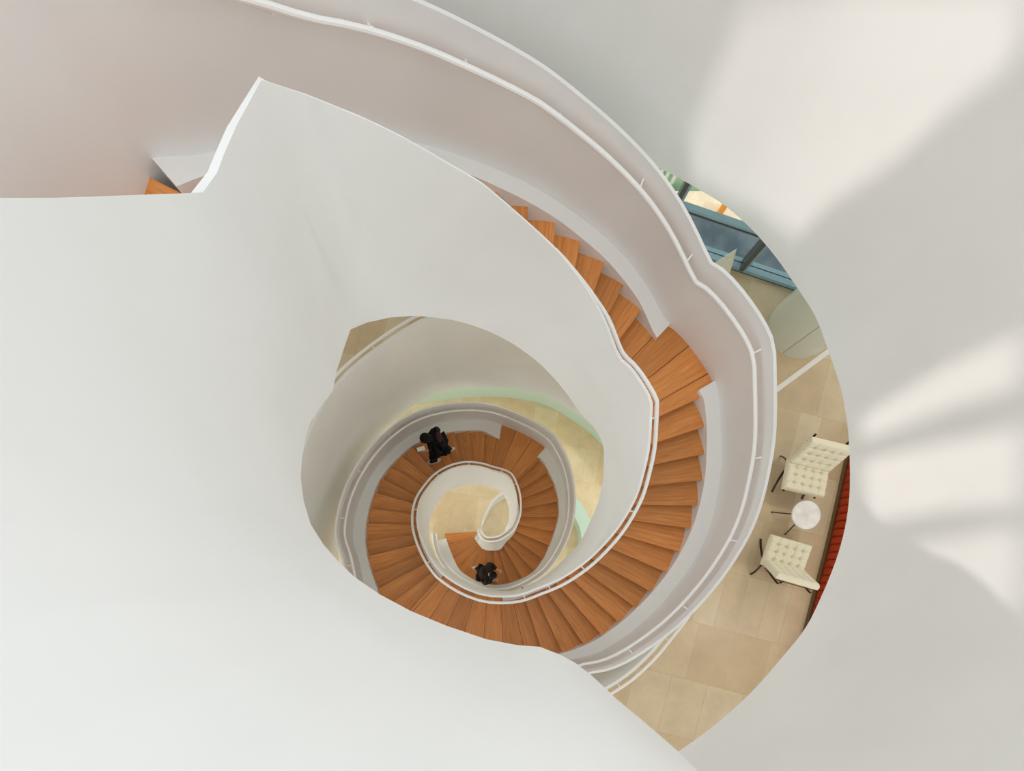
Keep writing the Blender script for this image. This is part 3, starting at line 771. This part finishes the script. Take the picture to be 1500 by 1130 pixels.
def lounge_chair(loc,rz,label):
    # local frame: x right, +y towards the sitter's front
    E=empty('lounge_chair',loc,label,'chair',rz,'cream tufted lounge chairs by the banquette')
    w=.66;l=.50
    V,Fc=cushion(w,l,.11,60,48,5,4)
    T=Matrix.Translation((0,0.02,.33))@Matrix.Rotation(math.radians(5),4,'X')
    build('seat_cushion',[T@v for v in V],Fc,M['leather'],E,ang=70)
    V,Fc=cushion(w,.5,.10,60,48,5,4)
    # back: stands up behind the seat leaning backwards, tufted side to the front
    T=Matrix.Translation((0,-.34,.60))@Matrix.Rotation(math.radians(-62),4,'X')@Matrix.Rotation(math.pi,4,'Z')
    build('back_cushion',[T@v for v in V],Fc,M['leather'],E,ang=70)
    for s in(-1,1):
        x=s*(w/2-.075)
        def fl(pts,name):
            mb=MB();P=[Vector(p) for p in pts];sec=[]
            for i,p in enumerate(P):
                t=(P[min(i+1,len(P)-1)]-P[max(i-1,0)]).normalized();nrm=Vector((0,-t.z,t.y))
                sec.append([p+Vector((-.015,0,0))+nrm*.007,p+Vector((.015,0,0))+nrm*.007,p+Vector((.015,0,0))-nrm*.007,p+Vector((-.015,0,0))-nrm*.007])
            mb.add(*strip(sec));mb.out(name,M['steel'],E,ang=50)
        # front foot sweeping back and up to the top of the back
        a=[];N=16
        for k in range(N+1):
            t=k/N;y=(1-t)**2*.24+2*t*(1-t)*(-.2)+t*t*(-.52);z=2*t*(1-t)*.18+t*t*.79
            a.append((x,y,z))
        fl(a,'back_leg_bar')
        a=[]
        for k in range(N+1):
            t=k/N;y=(1-t)**2*(-.38)+2*t*(1-t)*(-.22)+t*t*(.28);z=(1-t)**2*.0+2*t*(1-t)*.40+t*t*.31
            a.append((x,y,z))
        fl(a,'seat_leg_bar')
    for k in range(6):
        mb=MB();mb.box((0,.22-k*.085,.325-.0*k),(w-.16,.035,.008));mb.out('seat_strap',M['strap'],E,smooth=False)
    for k in range(7):
        mb=MB();z=.42+k*.055;y=-.275-(k*.055)*.53-.012;mb.box((0,y,z),(w-.06,.008,.034));mb.out('back_strap',M['strap'],E,smooth=False)
    return E
# upper chair: seat quad traced; sitter faces the bottom of the view
p=[pl(*q,7.52) for q in ((1158.8,675),(1216,689),(1215.4,722),(1153,707))]
cx=sum(a[0] for a in p)/4;cy=sum(a[1] for a in p)/4
lounge_chair((cx-.01,cy+.005,Z(7.97)),math.pi-math.radians(13.5),'cream tufted leather lounge chair above the round table, its tufted backrest turned to the viewer')
p=[pl(*q,7.52) for q in ((1133.4,786.8),(1193,805),(1178.8,841),(1117.4,826.6))]
cx=sum(a[0] for a in p)/4;cy=sum(a[1] for a in p)/4
lounge_chair((cx,cy,Z(7.97)),-math.radians(16),'cream tufted leather lounge chair below the round table, seen from behind its strapped backrest')
# ---- side table ------------------------------------------------------------------------
tc=pl(1181.5,754.5,7.52)
TB=empty('side_table',(tc[0],tc[1],Z(7.97)),'small round white marble side table on dark splayed legs between the two cream chairs','table')
V,Fc=cyl(0,0,.425,.45,.226,64,.006);build('table_top',V,Fc,M['marble'],TB)
for q in ((1130.5,750.7),(1150,782.8),None):
    if q: f=pl(*q,7.97);f=(f[0]-tc[0],f[1]-tc[1])
    else: f=(.2,.19)
    mb=MB();mb.tube([(f[0],f[1],.008),(f[0]*.5,f[1]*.5,.2),(-f[0]*.12,-f[1]*.12,.425)],.009,8);mb.add(*cyl(f[0],f[1],0,.014,.014,12,.002));mb.out('leg',M['steel'],TB)
# ---- people ----------------------------------------------------------------------------
def skin(name,chains,m,parent,sub=2):
    """chains: list of [(point,radius),...]; a point may repeat to branch"""
    bm=bmesh.new();lay=bm.verts.layers.skin.verify();vs={}
    first=True
    for ch in chains:
        prev=None
        for p,r in ch:
            key=tuple(round(c,4) for c in p)
            if key not in vs:
                v=bm.verts.new(p);rr=r if isinstance(r,tuple) else (r,r);v[lay].radius=rr;v[lay].use_root=first;first=False;vs[key]=v
            v=vs[key]
            if prev is not None and prev is not v and not bm.edges.get((prev,v)): bm.edges.new((prev,v))
            prev=v
    me=bpy.data.meshes.new(name);bm.to_mesh(me);bm.free()
    o=bpy.data.objects.new(name,me);COL.objects.link(o)
    sm=o.modifiers.new('skin','SKIN');sm.use_smooth_shade=True;sm.branch_smoothing=.6
    ss=o.modifiers.new('sub','SUBSURF');ss.levels=sub;ss.render_levels=sub
    dg=bpy.context.evaluated_depsgraph_get();ev=o.evaluated_get(dg);nm=bpy.data.meshes.new_from_object(ev)
    o.modifiers.clear();o.data=nm;nm.name=name;nm.materials.clear();nm.materials.append(m);nm.shade_smooth();o.parent=parent
    return o
def ico(c,s,seg=20,rot=None):
    V=[];Fc=[];n=seg//2
    for i in range(n+1):
        th=math.pi*i/n
        for k in range(seg):
            a=2*math.pi*k/seg;p=Vector((s[0]*math.sin(th)*math.cos(a),s[1]*math.sin(th)*math.sin(a),s[2]*math.cos(th)))
            if rot:p=rot@p
            V.append(p+Vector(c))
    for i in range(n):
        for k in range(seg):
            l=(k+1)%seg;Fc.append((i*seg+k,i*seg+l,(i+1)*seg+l,(i+1)*seg+k))
    return V,Fc
def hand(c,d,up,side,curl=.5):
    """five finger chains from the wrist c pointing along d"""
    d=Vector(d).normalized();u=Vector(up).normalized();s=d.cross(u).normalized()*side
    palm=Vector(c)+d*.055;out=[[(tuple(c),.024),(tuple(palm),(.034,.016))]]
    for k,(o,L) in enumerate(((-.030,.068),(-.010,.078),(.010,.073),(.029,.056))):
        a=palm+s*o+d*.02;b=a+d*L*.5-u*L*.25*curl;e=b+d*L*.3-u*L*.5*curl
        out.append([(tuple(palm),.02),(tuple(a),.0095),(tuple(b),.0085),(tuple(e),.007)])
    t0=Vector(c)+d*.03-s*.026;out.append([(tuple(palm),.02),(tuple(t0),.012),(tuple(t0+d*.03-s*.026),.0095),(tuple(t0+d*.058-s*.03-u*.012),.008)])
    return out
def person(name,loc,rz,label,J,coat,trou,shoe,sole,extras=None,hair_long=False):
    """J: joints in the person's own frame, x = left, y = forward"""
    E=empty(name,loc,label,'person',rz)
    g=lambda k:tuple(J[k])
    mid=lambda a,b,t=.5:tuple(Vector(J[a])*(1-t)+Vector(J[b])*t)
    ch=[[(g('pelvis'),(.135,.10)),(mid('pelvis','chest',.5),(.115,.09)),(g('chest'),(.13,.09)),(g('neckb'),(.06,.055)),(g('neck'),.048),(g('head'),(.078,.088)),(g('crown'),(.055,.062))]]
    for s in('L','R'):
        ch.append([(g('chest'),(.13,.09)),(g('sh'+s),.05),(mid('sh'+s,'el'+s),.046),(g('el'+s),.038),(mid('el'+s,'wr'+s),.033),(g('wr'+s),.024)])
        ch.append([(g('pelvis'),(.135,.10)),(g('hip'+s),.085),(mid('hip'+s,'kn'+s),.075),(g('kn'+s),.055),(mid('kn'+s,'an'+s,.35),.056),(g('an'+s),.036),(g('toe'+s),(.034,.022))])
        d=(Vector(J['wr'+s])-Vector(J['el'+s])).normalized();sd=1 if s=='L' else -1
        ch+=hand(g('wr'+s),d,(0,0,1) if abs(d.z)<.8 else (0,1,0),sd,.7)
    # face: nose and ears grow from the head
    h=Vector(J['head']);f=(Vector(J['face'])-h).normalized()
    up=(Vector(J['crown'])-h).normalized();sx=f.cross(up).normalized()
    ch.append([(tuple(h),(.078,.088)),(tuple(h+f*.10-up*.01),.014)])
    for sg in(-1,1): ch.append([(tuple(h),(.078,.088)),(tuple(h+sx*sg*.088-up*.005),.016)])
    B=skin('body',ch,M['skin'],E,1)
    B.data.materials.append(coat);B.data.materials.append(trou)
    hd=Vector(J['head']);hands=[Vector(J['wr'+s])+(Vector(J['wr'+s])-Vector(J['el'+s])).normalized()*.09 for s in('L','R')]
    for p in B.data.polygons:
        c=p.center
        if (c-hd).length<.155 or min((c-q).length for q in hands)<.13: p.material_index=0
        elif c.z>J['pelvis'][2]-.05: p.material_index=1
        else: p.material_index=2
    mb=MB()
    for sg in(-1,1): mb.add(*ico(h+f*.082+sx*sg*.032+up*.02,(.011,.011,.011),10))
    mb.out('eyes',M['hair'],E)
    mb=MB();mb.add(*ico(h+f*.085-up*.045,(.022,.012,.008),10));mb.out('mouth',M['maroon'],E)
    # coat
    cc_=[[(g('pelvis'),(.21,.17)),(mid('pelvis','chest',.5),(.195,.155)),(g('chest'),(.235,.175)),(g('neckb'),(.13,.12))]]
    for s in('L','R'):
        cc_.append([(g('neckb'),(.13,.12)),(mid('neckb','sh'+s,.5),.115),(g('sh'+s),.115)])
        cc_.append([(g('chest'),(.235,.175)),(g('sh'+s),.115),(mid('sh'+s,'el'+s),.09),(g('el'+s),.078),(mid('el'+s,'wr'+s,.5),.066),(mid('el'+s,'wr'+s,.92),.056)])
        cc_.append([(g('pelvis'),(.21,.17)),(mid('hip'+s,'kn'+s,.4),.15)])
    skin('coat',cc_,coat,E,1)
    tc_=[]
    for s in('L','R'):
        tc_.append([(g('pelvis'),(.16,.13)),(g('hip'+s),.12),(mid('hip'+s,'kn'+s),.108),(g('kn'+s),.088),(mid('kn'+s,'an'+s,.4),.084),(mid('kn'+s,'an'+s,.88),.066)])
    skin('trousers',tc_,trou,E,1)
    for s in('L','R'):
        a=Vector(J['an'+s]);t=Vector(J['toe'+s]);d=(t-a);
        heel=a-Vector((d.x,d.y,0)).normalized()*.045;
        S=skin('shoe',[[(tuple(Vector((heel.x,heel.y,a.z-.02+.0))),.04),(tuple(Vector((a.x,a.y,a.z-.015))),.046),(tuple(Vector(((a.x+t.x)/2,(a.y+t.y)/2,(a.z+t.z)/2-.008))),(.046,.034)),(tuple(t),(.038,.028))]],shoe,E,1)
        dd=Vector((d.x,d.y,0)).normalized();mb=MB();c=Vector(((heel.x+t.x)/2,(heel.y+t.y)/2,t.z-.028));rot=math.atan2(dd.y,dd.x)
        mb.add(*ico((0,0,0),(.165,.052,.014),18));mb.v=[Matrix.Rotation(rot,3,'Z')@v+c for v in mb.v];mb.out('sole',sole,S)
    # hair cap
    R3=Matrix((sx,f,up)).transposed()
    mb=MB();mb.add(*ico(h+up*.035-f*.022,(.094,.104,.098),24,R3));
    if hair_long: mb.add(*ico(h-f*.075-up*.06,(.075,.05,.12),20,R3))
    mb.out('hair',M['hair'],E)
    if extras: extras(E,J)
    return E
# person on the middle flight, climbing, bent slightly over a phone
J=dict(pelvis=(0,-.03,.92),chest=(0,.10,1.27),neckb=(0,.16,1.42),neck=(0,.20,1.47),head=(0,.26,1.56),crown=(0,.29,1.64),face=(0,.37,1.50),
 shL=(-.17,.11,1.36),shR=(.17,.11,1.36),elL=(-.24,.08,1.09),wrL=(-.10,.29,1.14),elR=(.25,-.03,1.09),wrR=(.20,.16,.98),
 hipL=(-.09,0,.86),hipR=(.09,0,.86),knL=(-.10,.25,.62),anL=(-.10,.20,.25),toeL=(-.10,.34,.215),knR=(.10,.04,.47),anR=(.10,-.16,.095),toeR=(.10,-.02,.05))
def ex1(E,J):
    mb=MB();w=Vector(J['wrL']);mb.box(w+Vector((.05,.10,.03)),(.075,.15,.01));mb.out('phone',M['phone'],E,smooth=False)
    mb=MB();mb.add(*ico(Vector(J['chest'])+Vector((0,-.10,.18)),(.10,.06,.07),16));mb.out('scarf',M['maroon'],E)
person('person',(-.72,2.52,Z(level(44))),math.radians(105),'person in black coat climbing the curved stair while holding a white phone',J,M['black'],M['black'],M['shoe'],M['sole'],ex1,True)
J2=dict(J);J2.update(elL=(-.26,.12,1.12),wrL=(-.15,.36,1.12),elR=(.24,.06,1.12),wrR=(.13,.31,1.10),
 knR=(.10,.25,.62),anR=(.10,.20,.25),toeR=(.10,.34,.215),knL=(-.10,.04,.47),anL=(-.10,-.20,.095),toeL=(-.10,-.06,.05))
person('person',(.115,.0,Z(level(61))),math.radians(-100),'person in dark brown coat on the lowest flight with both arms held forward',J2,M['brown'],M['black'],M['wshoe'],M['sole'])
# ---- light and camera --------------------------------------------------------------------
w=bpy.data.worlds.new('daylight');SC.world=w;w.use_nodes=True
bg=w.node_tree.nodes['Background'];bg.inputs['Color'].default_value=(.915,.955,1,1)
_n=w.node_tree.nodes;_l=w.node_tree.links;_t=_n.new('ShaderNodeTexCoord');_d=_n.new('ShaderNodeVectorMath');_d.operation='DOT_PRODUCT';_d.inputs[1].default_value=(-.16,.16,0)
_a=_n.new('ShaderNodeMath');_a.operation='ADD';_a.inputs[1].default_value=.95;_l.new(_t.outputs['Generated'],_d.inputs[0]);_l.new(_d.outputs['Value'],_a.inputs[0]);_l.new(_a.outputs[0],bg.inputs['Strength'])
def lamp(name,typ,loc,energy,col=(1,1,1),size=1,rot=(0,0,0),**k):
    l=bpy.data.lights.new(name,typ);l.energy=energy;l.color=col
    if typ=='AREA': l.size=size;l.shape=k.get('shape','DISK')
    if typ=='SUN': l.angle=size
    o=bpy.data.objects.new(name,l);COL.objects.link(o);o.location=loc;o.rotation_euler=rot
    if 'dirv' in k:o.rotation_mode='QUATERNION';o.rotation_quaternion=(-Vector(k['dirv'])).to_track_quat('Z','Y')
    return o
lamp('sun','SUN',(0,0,20),.85,(1,.9,.86),math.radians(1.0),dirv=SD)
for k,(x,y,d,e) in enumerate(((5.6,2.6,4.5,14),(5.6,-1.2,4.5,12),(2.2,-4.2,4.5,9),(5.2,4.4,9.7,26),(5.0,-.8,9.7,20),(-4.2,3.4,9.7,18),(-.5,-3.8,9.7,20))):
    lamp('ceiling_fill','AREA',(x,y,Z(d)),e,(1,.97,.93),.6)  # fill lights without fixtures, added to brighten the two lower floors
cam=bpy.data.cameras.new('camera');co=bpy.data.objects.new('camera',cam);COL.objects.link(co);SC.camera=co
co.location=(0,0,CAMZ);cam.sensor_width=36;cam.lens=F/1500*36;cam.shift_x=50/1500;cam.shift_y=275/1500;cam.clip_start=.05;cam.clip_end=200
SC.view_settings.view_transform='Standard';SC.view_settings.look='None';SC.view_settings.gamma=1;SC.view_settings.exposure=.79
SC.cycles.max_bounces=10;SC.cycles.diffuse_bounces=8
